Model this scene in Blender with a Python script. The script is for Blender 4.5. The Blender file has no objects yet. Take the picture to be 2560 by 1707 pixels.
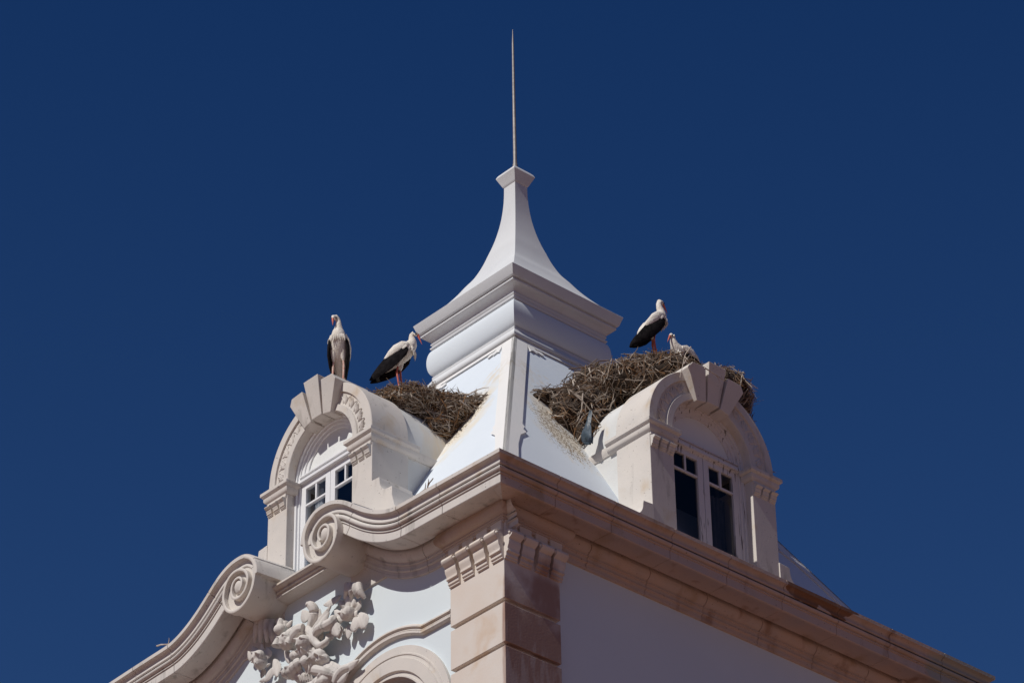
import bpy, bmesh, math, random
from mathutils import Vector, Matrix
R = math.radians
random.seed(7)
C = bpy.context.scene.collection
# ------------------------------------------------------------------ camera
sc = bpy.context.scene
cam_d = bpy.data.cameras.new('camera'); cam = bpy.data.objects.new('camera', cam_d); C.objects.link(cam)
CP = Vector((34.0500, -31.2480, -27.3790))
_az, _el, _roll = R(42.414004785), R(33.702452944), R(-1.001006821)
_f = Vector((-math.cos(_az) * math.cos(_el), math.sin(_az) * math.cos(_el), math.sin(_el)))
_r = _f.cross(Vector((0, 0, 1))).normalized(); _u = _r.cross(_f)
_r2 = math.cos(_roll) * _r + math.sin(_roll) * _u; _u2 = -math.sin(_roll) * _r + math.cos(_roll) * _u
cam.matrix_world = Matrix(((_r2.x, _u2.x, -_f.x, CP.x), (_r2.y, _u2.y, -_f.y, CP.y), (_r2.z, _u2.z, -_f.z, CP.z), (0, 0, 0, 1)))
cam_d.sensor_width = 36; cam_d.lens = 8616.85 * 36 / 2560; cam_d.clip_end = 5000
sc.camera = cam
# ------------------------------------------------------------------ world and sun
SD = Vector((0.04, -1.0, 1.02)).normalized()          # towards the sun
w = bpy.data.worlds.new('World'); sc.world = w; w.use_nodes = True
nt = w.node_tree; bg = nt.nodes['Background']
sky = nt.nodes.new('ShaderNodeTexSky'); sky.sky_type = 'NISHITA'; sky.sun_disc = False
sky.sun_elevation = math.asin(SD.z); sky.sun_rotation = math.atan2(SD.x, SD.y)
sky.altitude = 0; sky.air_density = 1.0; sky.dust_density = 0.0; sky.ozone_density = 10.0
flt = nt.nodes.new('ShaderNodeMix'); flt.data_type = 'RGBA'; flt.blend_type = 'MULTIPLY'; flt.inputs[0].default_value = 1.0
tc = nt.nodes.new('ShaderNodeTexCoord'); sx_ = nt.nodes.new('ShaderNodeSeparateXYZ'); cr = nt.nodes.new('ShaderNodeValToRGB')
nt.links.new(tc.outputs['Generated'], sx_.inputs[0]); nt.links.new(sx_.outputs['Z'], cr.inputs[0])
el_ = cr.color_ramp.elements; el_[0].position = 0.0; el_[0].color = (0.40, 0.33, 0.30, 1); el_[1].position = 1.0; el_[1].color = (0.21, 0.46, 0.72, 1)
for p_, c_ in ((0.30, (0.52, 0.62, 0.80, 1)), (0.42, (0.58, 0.78, 1.0, 1)), (0.70, (0.216, 0.52, 0.84, 1))): e_ = el_.new(p_); e_.color = c_
nt.links.new(cr.outputs[0], flt.inputs[7])                     # polarised air: deep and saturated high up, paler low down
nt.links.new(sky.outputs[0], flt.inputs[6]); nt.links.new(flt.outputs[2], bg.inputs[0]); bg.inputs[1].default_value = 0.05
sd = bpy.data.lights.new('sun', 'SUN'); sd.energy = 3.6; sd.angle = R(0.5); sd.color = (1, 0.955, 0.89)
so = bpy.data.objects.new('sun', sd); C.objects.link(so); so.rotation_euler = SD.to_track_quat('Z', 'Y').to_euler()
so.location = SD * 60
sc.view_settings.view_transform = 'Standard'; sc.view_settings.look = 'None'
sc.view_settings.exposure = 0; sc.view_settings.gamma = 1
GZ = -28.98                                               # street level
# ------------------------------------------------------------------ materials
def mat(name, col, col2=None, scale=3.0, rough=0.85, bump=0.15, bscale=40, stain=None, sscale=1.5, slo=0.55, shi=0.75, metal=0.0, spots=None, stretch=None, region=None, grime=None):
    m = bpy.data.materials.new(name); m.use_nodes = True
    N = m.node_tree.nodes; L = m.node_tree.links; b = N['Principled BSDF']
    b.inputs['Roughness'].default_value = rough; b.inputs['Metallic'].default_value = metal
    g = N.new('ShaderNodeNewGeometry'); pos = g.outputs['Position']
    def noise(s, det=6, vec=pos, dist=0.0):
        n = N.new('ShaderNodeTexNoise'); n.inputs['Scale'].default_value = s; n.inputs['Detail'].default_value = det
        n.inputs['Distortion'].default_value = dist; L.new(vec, n.inputs['Vector']); return n.outputs['Fac']
    def ramp(fac, lo, hi):
        r = N.new('ShaderNodeMapRange'); r.inputs['From Min'].default_value = lo; r.inputs['From Max'].default_value = hi
        r.interpolation_type = 'SMOOTHSTEP'; L.new(fac, r.inputs['Value']); return r.outputs[0]
    def mix(fac, a, bb):
        x = N.new('ShaderNodeMix'); x.data_type = 'RGBA'; L.new(fac, x.inputs[0])
        for k, v in ((6, a), (7, bb)):
            if isinstance(v, tuple): x.inputs[k].default_value = (*v, 1)
            else: L.new(v, x.inputs[k])
        return x.outputs[2]
    c = col
    if col2: c = mix(ramp(noise(scale), 0.32, 0.68), col, col2)
    if stain:
        vec = pos
        if stretch:
            mp = N.new('ShaderNodeMapping'); mp.inputs['Scale'].default_value = stretch; L.new(pos, mp.inputs[0]); vec = mp.outputs[0]
        f = ramp(noise(sscale, 9, vec, 0.4), slo, shi)
        c = mix(f, c, stain)
    if spots:
        v = N.new('ShaderNodeTexVoronoi'); v.inputs['Scale'].default_value = spots[1]; L.new(pos, v.inputs['Vector'])
        f1 = ramp(v.outputs['Distance'], spots[2], spots[2] * 0.5)
        f2 = ramp(noise(1.7, 3), 0.5, 0.62)
        mm = N.new('ShaderNodeMath'); mm.operation = 'MULTIPLY'; L.new(f1, mm.inputs[0]); L.new(f2, mm.inputs[1])
        c = mix(mm.outputs[0], c, spots[0])
    if region:                                            # colour with a place of its own, dirt included: list of (centre, radius, colour, scale, lo, hi, stretch)
        for ce, ra, co, s_, lo, hi, st in region:
            vs = N.new('ShaderNodeVectorMath'); vs.operation = 'SUBTRACT'; L.new(pos, vs.inputs[0]); vs.inputs[1].default_value = ce
            vd = N.new('ShaderNodeVectorMath'); vd.operation = 'DIVIDE'; L.new(vs.outputs[0], vd.inputs[0]); vd.inputs[1].default_value = ra
            ln = N.new('ShaderNodeVectorMath'); ln.operation = 'LENGTH'; L.new(vd.outputs[0], ln.inputs[0])
            fall = ramp(ln.outputs['Value'], 1.0, 0.25)
            mp = N.new('ShaderNodeMapping'); mp.inputs['Scale'].default_value = st; L.new(pos, mp.inputs[0])
            n_ = noise(s_, 8, mp.outputs[0], 0.3)
            ad = N.new('ShaderNodeMath'); ad.operation = 'MULTIPLY_ADD'; L.new(fall, ad.inputs[0]); ad.inputs[1].default_value = 0.35; L.new(n_, ad.inputs[2])
            f = ramp(ad.outputs[0], lo, hi)
            mu = N.new('ShaderNodeMath'); mu.operation = 'MULTIPLY'; L.new(f, mu.inputs[0]); L.new(ramp(fall, 0.0, 0.15), mu.inputs[1])
            c = mix(mu.outputs[0], c, co)
    if grime:
        mp = N.new('ShaderNodeMapping'); mp.inputs['Scale'].default_value = (1, 1, 0.22); L.new(pos, mp.inputs[0])
        f = ramp(noise(grime[1], 10, mp.outputs[0], 0.2), grime[2], grime[3]); c = mix(f, c, grime[0])
        f = ramp(noise(26, 4), 0.66, 0.74); c = mix(f, c, tuple(0.72 * q for q in (grime[0])))
    if isinstance(c, tuple): b.inputs['Base Color'].default_value = (*c, 1)
    else: L.new(c, b.inputs['Base Color'])
    if bump:
        bp = N.new('ShaderNodeBump'); bp.inputs['Strength'].default_value = bump; bp.inputs['Distance'].default_value = 0.02
        L.new(noise(bscale, 5), bp.inputs['Height']); L.new(bp.outputs[0], b.inputs['Normal'])
    return m
GREY_ST = (0.30, 0.27, 0.23); OCH = (0.42, 0.30, 0.18)
STONE = mat('limestone', (0.64, 0.595, 0.545), (0.59, 0.555, 0.515), 2.2, 0.85, 0.10, 35, (0.54, 0.44, 0.33), 2.3, 0.56, 0.78, grime=((0.42, 0.39, 0.35), 5.0, 0.58, 0.76), spots=((0.30, 0.24, 0.19), 9, 0.10))
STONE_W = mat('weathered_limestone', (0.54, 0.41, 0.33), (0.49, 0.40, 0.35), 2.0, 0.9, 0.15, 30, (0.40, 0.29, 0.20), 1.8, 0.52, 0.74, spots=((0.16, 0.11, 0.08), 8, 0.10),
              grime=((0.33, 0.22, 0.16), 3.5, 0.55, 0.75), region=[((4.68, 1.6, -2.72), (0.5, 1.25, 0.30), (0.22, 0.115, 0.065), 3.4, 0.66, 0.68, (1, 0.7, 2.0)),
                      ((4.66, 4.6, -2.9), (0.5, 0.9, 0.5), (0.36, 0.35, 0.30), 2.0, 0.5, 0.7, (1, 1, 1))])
STONE_P = mat('pale_limestone', (0.63, 0.595, 0.555), (0.57, 0.54, 0.51), 2.6, 0.85, 0.10, 40, grime=((0.36, 0.34, 0.315), 4.5, 0.56, 0.74), stain=(0.50, 0.42, 0.33), sscale=2.0, slo=0.6, shi=0.8, spots=((0.33, 0.27, 0.22), 10, 0.08))
STONE_G = mat('quoin_limestone', (0.63, 0.555, 0.49), (0.65, 0.60, 0.55), 1.6, 0.85, 0.08, 30, (0.55, 0.40, 0.28), 1.6, 0.5, 0.75, spots=((0.30, 0.2, 0.13), 7, 0.09), region=[((4.2, -3.5, -5.6), (0.16, 3, 2.2), (0.33, 0.21, 0.165), 2.2, 0.42, 0.72, (1, 1, 0.5)), ((4.2, -3.5, -5.9), (0.16, 3, 1.6), (0.42, 0.33, 0.285), 6.0, 0.66, 0.86, (1, 1.6, 0.3))])  # regions: browner, darker tone kept to the corner pilaster's right-hand face
WALLP = mat('pale_blue_render', (0.665, 0.735, 0.765), (0.645, 0.715, 0.75), 0.8, 0.9, 0.08, 60)
LANT = mat('white_render', (0.655, 0.67, 0.68), (0.61, 0.625, 0.64), 1.4, 0.8, 0.05, 30, (0.56, 0.55, 0.52), 2.6, 0.56, 0.9, stretch=(1, 1, 0.3))
LANTB = mat('bluish_white_render', (0.68, 0.735, 0.775), (0.66, 0.715, 0.76), 1.1, 0.75, 0.05, 30)
CREAM = (0.70, 0.645, 0.54); DK = (0.30, 0.24, 0.17)
DROP = [((1.2, -2.25, 0.1), (0.75, 0.9, 2.2), CREAM, 5.0, 0.42, 0.95, (1, 1, 0.3)), ((1.25, -2.2, 0.2), (0.6, 0.8, 2.0), DK, 34.0, 0.80, 0.90, (1, 1, 0.45)),
        ((2.5, -1.5, 0.0), (1.1, 0.8, 2.0), CREAM, 5.0, 0.48, 1.0, (1, 1, 0.3)), ((2.6, -1.6, -0.3), (1.1, 0.8, 2.0), DK, 36.0, 0.80, 0.90, (1, 1, 0.45)),
        ((1.3, -1.3, 1.2), (0.7, 0.8, 0.9), (0.66, 0.62, 0.55), 9.0, 0.56, 0.9, (1, 1, 0.3))]
ROOFW = mat('white_roof_band', (0.76, 0.75, 0.73), (0.73, 0.73, 0.72), 1.4, 0.85, 0.12, 25, (0.62, 0.58, 0.52), 2.6, 0.62, 0.8, region=DROP)
ROOFP = mat('pale_roof_panel', (0.67, 0.73, 0.79), (0.65, 0.71, 0.77), 1.2, 0.85, 0.12, 25, region=DROP)
BARREL = mat('streaked_render', (0.66, 0.67, 0.66), (0.60, 0.60, 0.58), 1.6, 0.85, 0.12, 30, (0.62, 0.52, 0.38), 3.0, 0.58, 0.8, stretch=(1, 1, 0.3), region=[((1.2, -2.5, -0.3), (0.9, 0.8, 0.9), (0.66, 0.58, 0.46), 4.5, 0.5, 1.0, (1, 1, 0.3))])
WOOD = mat('white_window_paint', (0.78, 0.79, 0.80), None, rough=0.5, bump=0.05)
WOODO = mat('peeling_window_paint', (0.66, 0.64, 0.64), None, rough=0.65, bump=0.3, bscale=20, stain=(0.20, 0.18, 0.17), sscale=6, slo=0.60, shi=0.66, stretch=(4, 4, 0.35))
PANEL = mat('white_lunette_board', (0.78, 0.80, 0.78), (0.74, 0.76, 0.75), 1.5, 0.7, 0.04)
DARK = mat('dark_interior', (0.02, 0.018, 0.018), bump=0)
CURT = mat('grey_curtain', (0.10, 0.11, 0.14), (0.07, 0.08, 0.10), 6, 0.9, 0)
ROD = mat('zinc_rod', (0.30, 0.28, 0.26), (0.24, 0.22, 0.21), 20, 0.55, 0.1, metal=0.3)
TWIG = [mat('twig_grey', (0.38, 0.32, 0.265), (0.25, 0.20, 0.155), 9, 0.9, 0), mat('twig_brown', (0.25, 0.165, 0.10), (0.16, 0.10, 0.06), 9, 0.9, 0),
        mat('twig_pale', (0.55, 0.48, 0.41), (0.42, 0.35, 0.28), 9, 0.9, 0), mat('twig_rust', (0.38, 0.20, 0.085), (0.22, 0.115, 0.05), 9, 0.9, 0)]
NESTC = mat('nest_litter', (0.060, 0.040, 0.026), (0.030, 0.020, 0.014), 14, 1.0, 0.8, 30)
RAG = mat('blue_grey_plastic', (0.06, 0.09, 0.12), (0.03, 0.05, 0.07), 12, 0.5, 0.3, 30)
FW = mat('white_feathers', (0.80, 0.76, 0.69), (0.70, 0.64, 0.55), 14, 0.85, 0.5, 45)
FB = mat('black_feathers', (0.008, 0.007, 0.008), (0.018, 0.016, 0.017), 18, 0.95, 0.3, 50); FB.node_tree.nodes['Principled BSDF'].inputs['Specular IOR Level'].default_value = 0.1
RED = mat('red_bill_and_legs', (0.50, 0.09, 0.05), (0.58, 0.17, 0.11), 12, 0.6, 0)
PINK = mat('whitened_legs', (0.66, 0.50, 0.42), (0.62, 0.30, 0.22), 14, 0.7, 0)
BLK = mat('black_eye_skin', (0.015, 0.012, 0.012), bump=0, rough=0.4)
GROUND = mat('street_paving', (0.25, 0.135, 0.10), (0.22, 0.12, 0.09), 0.4, 0.9, 0.2, 4)
def pane_mat(name, tint, refl):
    m = bpy.data.materials.new(name); m.use_nodes = True; N = m.node_tree.nodes; L = m.node_tree.links
    N.remove(N['Principled BSDF']); o = N['Material Output']
    t = N.new('ShaderNodeBsdfTransparent'); t.inputs[0].default_value = (*tint, 1)
    g = N.new('ShaderNodeBsdfGlossy'); g.inputs['Roughness'].default_value = 0.03
    f0 = N.new('ShaderNodeLayerWeight'); f0.inputs[0].default_value = 0.5
    f1 = N.new('ShaderNodeMath'); f1.operation = 'POWER'; L.new(f0.outputs['Facing'], f1.inputs[0]); f1.inputs[1].default_value = 3.5
    f = N.new('ShaderNodeMath'); f.operation = 'MULTIPLY_ADD'; L.new(f1.outputs[0], f.inputs[0]); f.inputs[1].default_value = refl; f.inputs[2].default_value = 0.035
    x = N.new('ShaderNodeMixShader'); L.new(f.outputs[0], x.inputs[0]); L.new(t.outputs[0], x.inputs[1]); L.new(g.outputs[0], x.inputs[2]); L.new(x.outputs[0], o.inputs[0])
    return m
GLASS = pane_mat('window_glass', (0.75, 0.78, 0.82), 0.9); GLASSD = pane_mat('dusty_window_glass', (0.6, 0.6, 0.6), 0.25)
# ------------------------------------------------------------------ mesh helpers
class MB:
    def __init__(s): s.bm = bmesh.new(); s.mi = 0
    def v(s, p): return s.bm.verts.new(p)
    def f(s, vs, mi=None):
        try: fc = s.bm.faces.new(vs)
        except ValueError: return None
        fc.material_index = s.mi if mi is None else mi
        return fc
    def rings(s, rs, closed=False, cap=True, cyc=False):
        """rs: list of rings of points; closed: ring closes on itself; cyc: last ring joins first."""
        V = [[s.v(p) for p in r] for r in rs]; n = len(V[0]); k = len(V)
        for i in range(k if cyc else k - 1):
            a, b = V[i], V[(i + 1) % k]
            for j in range(n if closed else n - 1):
                s.f([a[j], a[(j + 1) % n], b[(j + 1) % n], b[j]])
        if cap and not cyc:
            if cap != 'end': s.f(V[0][::-1])
            s.f(V[-1])
        return V
    def box(s, x0, x1, y0, y1, z0, z1):
        s.rings([[(x0, y0, z), (x1, y0, z), (x1, y1, z), (x0, y1, z)] for z in (z0, z1)], True)
    def prism(s, poly, fn, a, b):
        s.rings([[fn(u, v, t) for u, v in poly] for t in (a, b)], True)
    def tube(s, pts, rad, n=6):
        pts = [Vector(p) for p in pts]
        rad = rad if isinstance(rad, (list, tuple)) else [rad] * len(pts); rs = []
        up = None
        for i, p in enumerate(pts):
            t = (pts[min(i + 1, len(pts) - 1)] - pts[max(i - 1, 0)]).normalized()
            if up is None or abs(t.dot(up)) > 0.95: up = Vector((0, 0, 1)) if abs(t.z) < 0.8 else Vector((1, 0, 0))
            a = t.cross(up).normalized(); b = a.cross(t)
            rs.append([p + rad[i] * (math.cos(2 * math.pi * k / n) * a + math.sin(2 * math.pi * k / n) * b) for k in range(n)])
        s.rings(rs, True)
    def loft(s, sec, n=12, cap=True):
        """sec: (centre, half width, half height, [up]) along a spine, elliptical rings."""
        cs = [Vector(q[0]) for q in sec]; rs = []
        for i, q in enumerate(sec):
            t = (cs[min(i + 1, len(cs) - 1)] - cs[max(i - 1, 0)]).normalized()
            up = Vector(q[3]) if len(q) > 3 else Vector((0, 0, 1))
            a = t.cross(up)
            a = a.normalized() if a.length > 1e-3 else Vector((0, 1, 0)); b = a.cross(t)
            rs.append([cs[i] + q[1] * math.cos(2 * math.pi * k / n) * a + q[2] * math.sin(2 * math.pi * k / n) * b for k in range(n)])
        return s.rings(rs, True, cap)
    def ell(s, c, r, n=12, m=8, rot=None, fn=None):
        c = Vector(c); rs = []
        for i in range(m + 1):
            th = math.pi * (0.02 + 0.96 * i / m); ring = []
            for k in range(n):
                ph = 2 * math.pi * k / n
                p = Vector((r[0] * math.sin(th) * math.cos(ph), r[1] * math.sin(th) * math.sin(ph), r[2] * math.cos(th)))
                if fn: p *= fn(th, ph)
                if rot: p = rot @ p
                ring.append(c + p)
            rs.append(ring)
        s.rings(rs, True)
    def build(s, name, m, parent=None, smooth=40, bevel=0, loc=None, mods=None):
        bmesh.ops.recalc_face_normals(s.bm, faces=s.bm.faces)
        me = bpy.data.meshes.new(name); s.bm.to_mesh(me); s.bm.free()
        for x in (m if isinstance(m, (list, tuple)) else [m]): me.materials.append(x)
        if smooth:
            me.polygons.foreach_set('use_smooth', [True] * len(me.polygons)); me.set_sharp_from_angle(angle=R(smooth))
        o = bpy.data.objects.new(name, me); C.objects.link(o)
        if parent: o.parent = parent
        if loc: o.location = loc
        if bevel:
            b = o.modifiers.new('bevel', 'BEVEL'); b.width = bevel; b.segments = 2; b.limit_method = 'ANGLE'; b.angle_limit = R(35)
            b.harden_normals = False
        return o
def molding(mb, path, prof, closed=False):
    """sweep profile (offset outwards, z) along a plan path; outwards = right-hand side of the direction of travel."""
    n = len(path); rs = []
    for i in range(n):
        p = Vector(path[i])
        ds = []
        if closed or i > 0: ds.append((p - Vector(path[i - 1])).normalized())
        if closed or i < n - 1: ds.append((Vector(path[(i + 1) % n]) - p).normalized())
        ns = [Vector((d.y, -d.x)) for d in ds]
        m = ns[0] if len(ns) == 1 else (ns[0] + ns[1]) / (1 + ns[0].dot(ns[1]))
        rs.append([(p.x + m.x * o, p.y + m.y * o, z) for o, z in prof])
    mb.rings(rs, False, not closed, closed)
def empty(name, loc, parent=None, rz=0):
    o = bpy.data.objects.new(name, None); C.objects.link(o); o.location = loc; o.rotation_euler = (0, 0, rz); o.empty_display_size = 0.2
    if parent: o.parent = parent
    return o
def tag(o, label, cat, group=None):
    o['label'] = label; o['category'] = cat
    if group: o['group'] = group
    return o
def crom(P, k=6):
    out = []
    for i in range(len(P) - 1):
        p0 = P[max(i - 1, 0)]; p1 = P[i]; p2 = P[i + 1]; p3 = P[min(i + 2, len(P) - 1)]
        for j in range(k):
            t = j / k
            out.append(tuple(0.5 * (2 * b + (c - a) * t + (2 * a - 5 * b + 4 * c - d) * t * t + (3 * b - a - 3 * c + d) * t ** 3) for a, b, c, d in zip(p0, p1, p2, p3)))
    out.append(tuple(P[-1])); return out
# ------------------------------------------------------------------ ground
g = MB(); g.rings([[(-900, y, GZ), (900, y, GZ)] for y in (-900, 900)], False, False)
go = g.build('street', GROUND, smooth=0); go['kind'] = 'structure'
# ------------------------------------------------------------------ building
B = empty('corner_building', (0, 0, GZ)); UP = (0, 0, -GZ)
tag(B, 'ornate white and pale blue corner building with stone trim and a needle spire', 'building')
XC = -0.065
RP = [(4.72, -2.78), (4.05, -2.757), (3.42, -2.735), (2.95, -2.722), (2.76, -2.718), (2.56, -2.71), (2.42, -2.687), (2.232, -2.628), (2.03, -2.535), (1.82, -2.408), (1.62, -2.262), (1.417, -2.108), (1.239, -2.008), (1.072, -1.955),
      (0.906, -1.94), (0.768, -1.956), (0.658, -2.008), (0.563, -2.096), (0.511, -2.215), (0.491, -2.346)]
path = RP[:4] + crom(RP[4:], 4)
def offpath(pts):
    out = []
    for i, p in enumerate(pts):
        a = pts[max(i - 1, 0)]; b = pts[min(i + 1, len(pts) - 1)]
        t = Vector((b[0] - a[0], b[1] - a[1])).normalized()
        out.append((p, Vector((-t.y, t.x)) * -1))       # normal pointing up for travel towards -x
    return out
def joint_rings(rings, cuts):
    return rings
PT = [(4.00, -0.11), (4.70, -0.064), (4.72, -0.058), (4.72, 0.0), (4.705, 0.004), (4.672, 0.012), (4.652, 0.033), (4.646, 0.056), (4.65, 0.075), (4.657, 0.09), (4.654, 0.108), (4.638, 0.122)]
PL = [(4.60, 0.118), (4.63, 0.132), (4.648, 0.146), (4.66, 0.160), (4.66, 0.178), (4.648, 0.197), (4.632, 0.204), (4.608, 0.206), (4.604, 0.218), (4.618, 0.224), (4.618, 0.238), (4.60, 0.241), (4.60, 0.372), (4.592, 0.382), (4.555, 0.382), (4.54, 0.372),
      (4.235, 0.366), (4.235, 0.31), (4.185, 0.31), (4.185, 0.372), (4.196, 0.378), (4.203, 0.40), (4.198, 0.435), (4.178, 0.475), (4.146, 0.505), (4.118, 0.518), (4.112, 0.532), (4.122, 0.54), (4.122, 0.556), (4.098, 0.562), (4.092, 0.60), (4.10, 0.615), (4.10, 0.635), (4.072, 0.645), (4.066, 0.68), (4.072, 0.69), (4.068, 0.72), (4.02, 0.725)]
def ped_side(mb, prof, xmin, mirror, tail=None):
    rs = [[(r, -r, RP[0][1] - d) for r, d in prof]]
    pts = [p for p in path if p[0] >= xmin]
    # refine straight part so that joints can be cut
    pts2 = [pts[0]]
    for a, b in zip(pts, pts[1:]):
        n = max(1, int((a[0] - b[0]) / 0.3))
        for j in range(1, n + 1): pts2.append((a[0] + (b[0] - a[0]) * j / n, a[1] + (b[1] - a[1]) * j / n))
    on = offpath(pts2)
    s = 0; last = pts2[0]; nxt = 1.02
    for (p, nrm) in on[1:]:
        s += (Vector(p) - Vector(last)).length; last = p
        rs.append([(p[0] - nrm.x * d, -r, p[1] - nrm.y * d) for r, d in prof])
        if s > nxt:
            nxt += 1.12
            tx = Vector((nrm.y, -nrm.x))
            for off, dep in ((0.004, 0.018), (0.010, 0.018), (0.014, 0.0)):
                q = (p[0] - abs(tx.x) * off, p[1] + tx.y * off * (-1 if tx.x > 0 else 1))
                rs.append([(q[0] - nrm.x * (d - (0.012 if dep else 0)), -(r - dep), q[1] - nrm.y * (d - (0.012 if dep else 0))) for r, d in prof])
    if mirror: rs = [[(2 * XC - x, y, z) for x, y, z in r] for r in rs]
    mb.rings(rs, False, 'end')
pc = MB()
for mir in (0, 1):
    ped_side(pc, PT, 0.0, mir); ped_side(pc, PL, 1.12, mir)
pedo = pc.build('pediment_cornice', STONE_P, B, 35, loc=UP)
# right hand cornice
rc = MB()
for prof in (PT, PL):
    ys = [None, -3.6, -2.55, -1.42, -0.3, 0.82, 1.95, 3.05, 4.2, 5.34]
    rs = [[(r, -r, RP[0][1] - d) for r, d in prof]]
    def zz(y): return RP[0][1] + 0.0 - 0.0 * y
    for y in ys[1:-1]:
        rs.append([(r, y, zz(y) - d) for r, d in prof])
        for off, dep in ((0.004, 0.016), (0.010, 0.016), (0.014, 0)):
            rs.append([(r - dep, y + off, zz(y) - d + (0.01 if dep else 0)) for r, d in prof])
    rs.append([(r, 4.62 + (r - 4.0), zz(5) - d) for r, d in prof])      # mitred end
    rs.append([(2.0, 4.62 + (r - 4.0), zz(5) - d) for r, d in prof])
    rc.rings(rs, False, 'end')
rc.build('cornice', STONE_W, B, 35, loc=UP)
# bed mould breaking forward over the corner pilasters
BED = [(0.0, -3.09), (0.128, -3.10), (0.128, -3.152), (0.141, -3.158), (0.149, -3.18), (0.144, -3.215), (0.124, -3.255), (0.092, -3.285), (0.064, -3.298), (0.058, -3.308), (0.066, -3.314), (0.066, -3.326), (0.05, -3.332), (0.048, -3.325), (0.048, -3.358), (0.03, -3.364), (0.03, -3.40), (0.0, -3.41)]
for pth in ([(2.985, -4.0), (2.985, -4.13), (4.13, -4.13), (4.13, -3.07), (4.0, -3.07)], [(-4.13, -3.0), (-4.13, -4.13), (-3.10, -4.13), (-3.10, -4.0)], [(4.0, 3.85), (4.13, 3.85), (4.13, 4.75), (3.0, 4.75)]):
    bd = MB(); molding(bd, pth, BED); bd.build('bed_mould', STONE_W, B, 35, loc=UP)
# walls
def ztop(x):
    a = abs(x - XC)
    if a < 0.52: return -2.52
    if a < 1.25: return -2.35
    xx = XC + a; best = min(path, key=lambda p: abs(p[0] - xx)); return best[1] - 0.42
wl = MB()
xs = [-4.03 + 8.06 * i / 120 for i in range(121)]
poly = [(-4.03, GZ)] + [(x, ztop(x)) for x in xs] + [(4.03, GZ)]
# facade with two arched openings left as recesses: built as strips between columns of points
AC = [(1.59, -5.74), (2 * XC - 1.59, -5.74)]; AR = 0.93
def zlow(x):
    for cx, cz in AC:
        if abs(x - cx) < AR: return cz + math.sqrt(AR * AR - (x - cx) ** 2)
    return None
xs = sorted(set([round(x, 4) for x in xs] + [c[0] + s_ * AR * k for c in AC for s_ in (-1, 1) for k in (1.0, 0.9999, 0.98, 0.93, 0.85)]))
for a, b in zip(xs, xs[1:]):
    m_ = (a + b) / 2
    la, lb = (zlow(a), zlow(b)) if zlow(m_) is not None else (GZ, GZ)
    if zlow(m_) is not None:
        la = la if la is not None else AC[0][1]; lb = lb if lb is not None else AC[0][1]
    wl.f([wl.v((a, -4.03, la)), wl.v((b, -4.03, lb)), wl.v((b, -4.03, ztop(b))), wl.v((a, -4.03, ztop(a)))])
    wl.f([wl.v((a, -3.6, ztop(a))), wl.v((b, -3.6, ztop(b))), wl.v((b, -4.03, ztop(b))), wl.v((a, -4.03, ztop(a)))])
    wl.f([wl.v((a, -3.6, GZ)), wl.v((b, -3.6, GZ)), wl.v((b, -3.6, ztop(b))), wl.v((a, -3.6, ztop(a)))])
    if la > GZ:
        wl.f([wl.v((a, -4.03, la)), wl.v((b, -4.03, lb)), wl.v((b, -3.6, lb)), wl.v((a, -3.6, la))])
for cx, cz in AC:
    for s_ in (-1, 1):
        x = cx + s_ * AR
        wl.f([wl.v((x, -4.03, cz)), wl.v((x, -3.6, cz)), wl.v((x, -3.6, GZ)), wl.v((x, -4.03, GZ))])
wl.build('wall', WALLP, B, 0, loc=UP)
w2 = MB(); w2.rings([[(4.03, -4.03, z), (4.03, 4.65, z), (-4.03, 4.65, z), (-4.03, -4.03, z)] for z in (GZ, -3.2)], False, False)
w2.build('wall', WALLP, B, 0, loc=UP)
gs = MB(); gs.box(-4.0, 4.0, -3.98, 4.6, -3.15, -2.93); gs.build('gutter_floor', STONE_W, B, 0, loc=UP)
# corner pilasters with rusticated blocks and console capitals
CONS = [(n * 1.28, z) for n, z in [(0, 0), (.03, 0), (.03, -.165), (.085, -.175), (.125, -.205), (.138, -.245), (.125, -.285), (.095, -.31), (.078, -.325), (.082, -.345), (.075, -.40), (.058, -.44), (.055, -.47), (.06, -.475), (.06, -.50), (.035, -.51), (.035, -.56), (.02, -.57), (.02, -.595), (0, -.60)]]
def rot_frame(ax, ay, ang):
    c, s = math.cos(ang), math.sin(ang)
    return lambda u, n, z: (ax + c * u + s * n, ay + s * u - c * n, z)   # u along the face, n outwards
def consoles(mb, fr, us, wd, z0, k=1.0):
    for u in us:
        mb.rings([[fr(uu, n * k, z0 + z * k) for n, z in CONS] for uu in (u - wd / 2, u + wd / 2)], True)
        mb.rings([[fr(u + sg_ * (wd / 2 + 0.004), 0, 0)[:2] + (0,) for _ in range(3)] for sg_ in (0,)], False, False) if False else None
        e = 0.028 * k
        for sg_ in (-1, 1):
            c0 = fr(u + sg_ * wd / 2, 0.128 * k, z0 - 0.243 * k)
            mb.ell(c0, (e, e, e), 8, 5)
pil = []
PILS = [((3.025, 4.13), (-4.13, -3.11)), ((-4.13, -3.14), (-4.13, -3.0)), ((3.0, 4.13), (3.89, 4.75))]
for (px, py) in PILS:
    p = MB(); z = -3.36
    for z1, z0, ins in ((-3.36, -4.556, 0), (-4.556, -4.625, .055), (-4.625, -5.223, 0), (-5.223, -5.29, .055), (-5.29, -5.89, 0), (-5.89, -5.957, .055), (-5.957, -6.56, 0), (-6.56, -6.63, .055), (-6.63, GZ, 0)):
        p.box(px[0] + ins, px[1] - ins, py[0] + ins, py[1] - ins, z0, z1)
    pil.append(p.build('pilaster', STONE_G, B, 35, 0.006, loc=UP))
fl = rot_frame(0, -4.13, 0); frr = rot_frame(4.13, 0, math.pi / 2)
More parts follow.
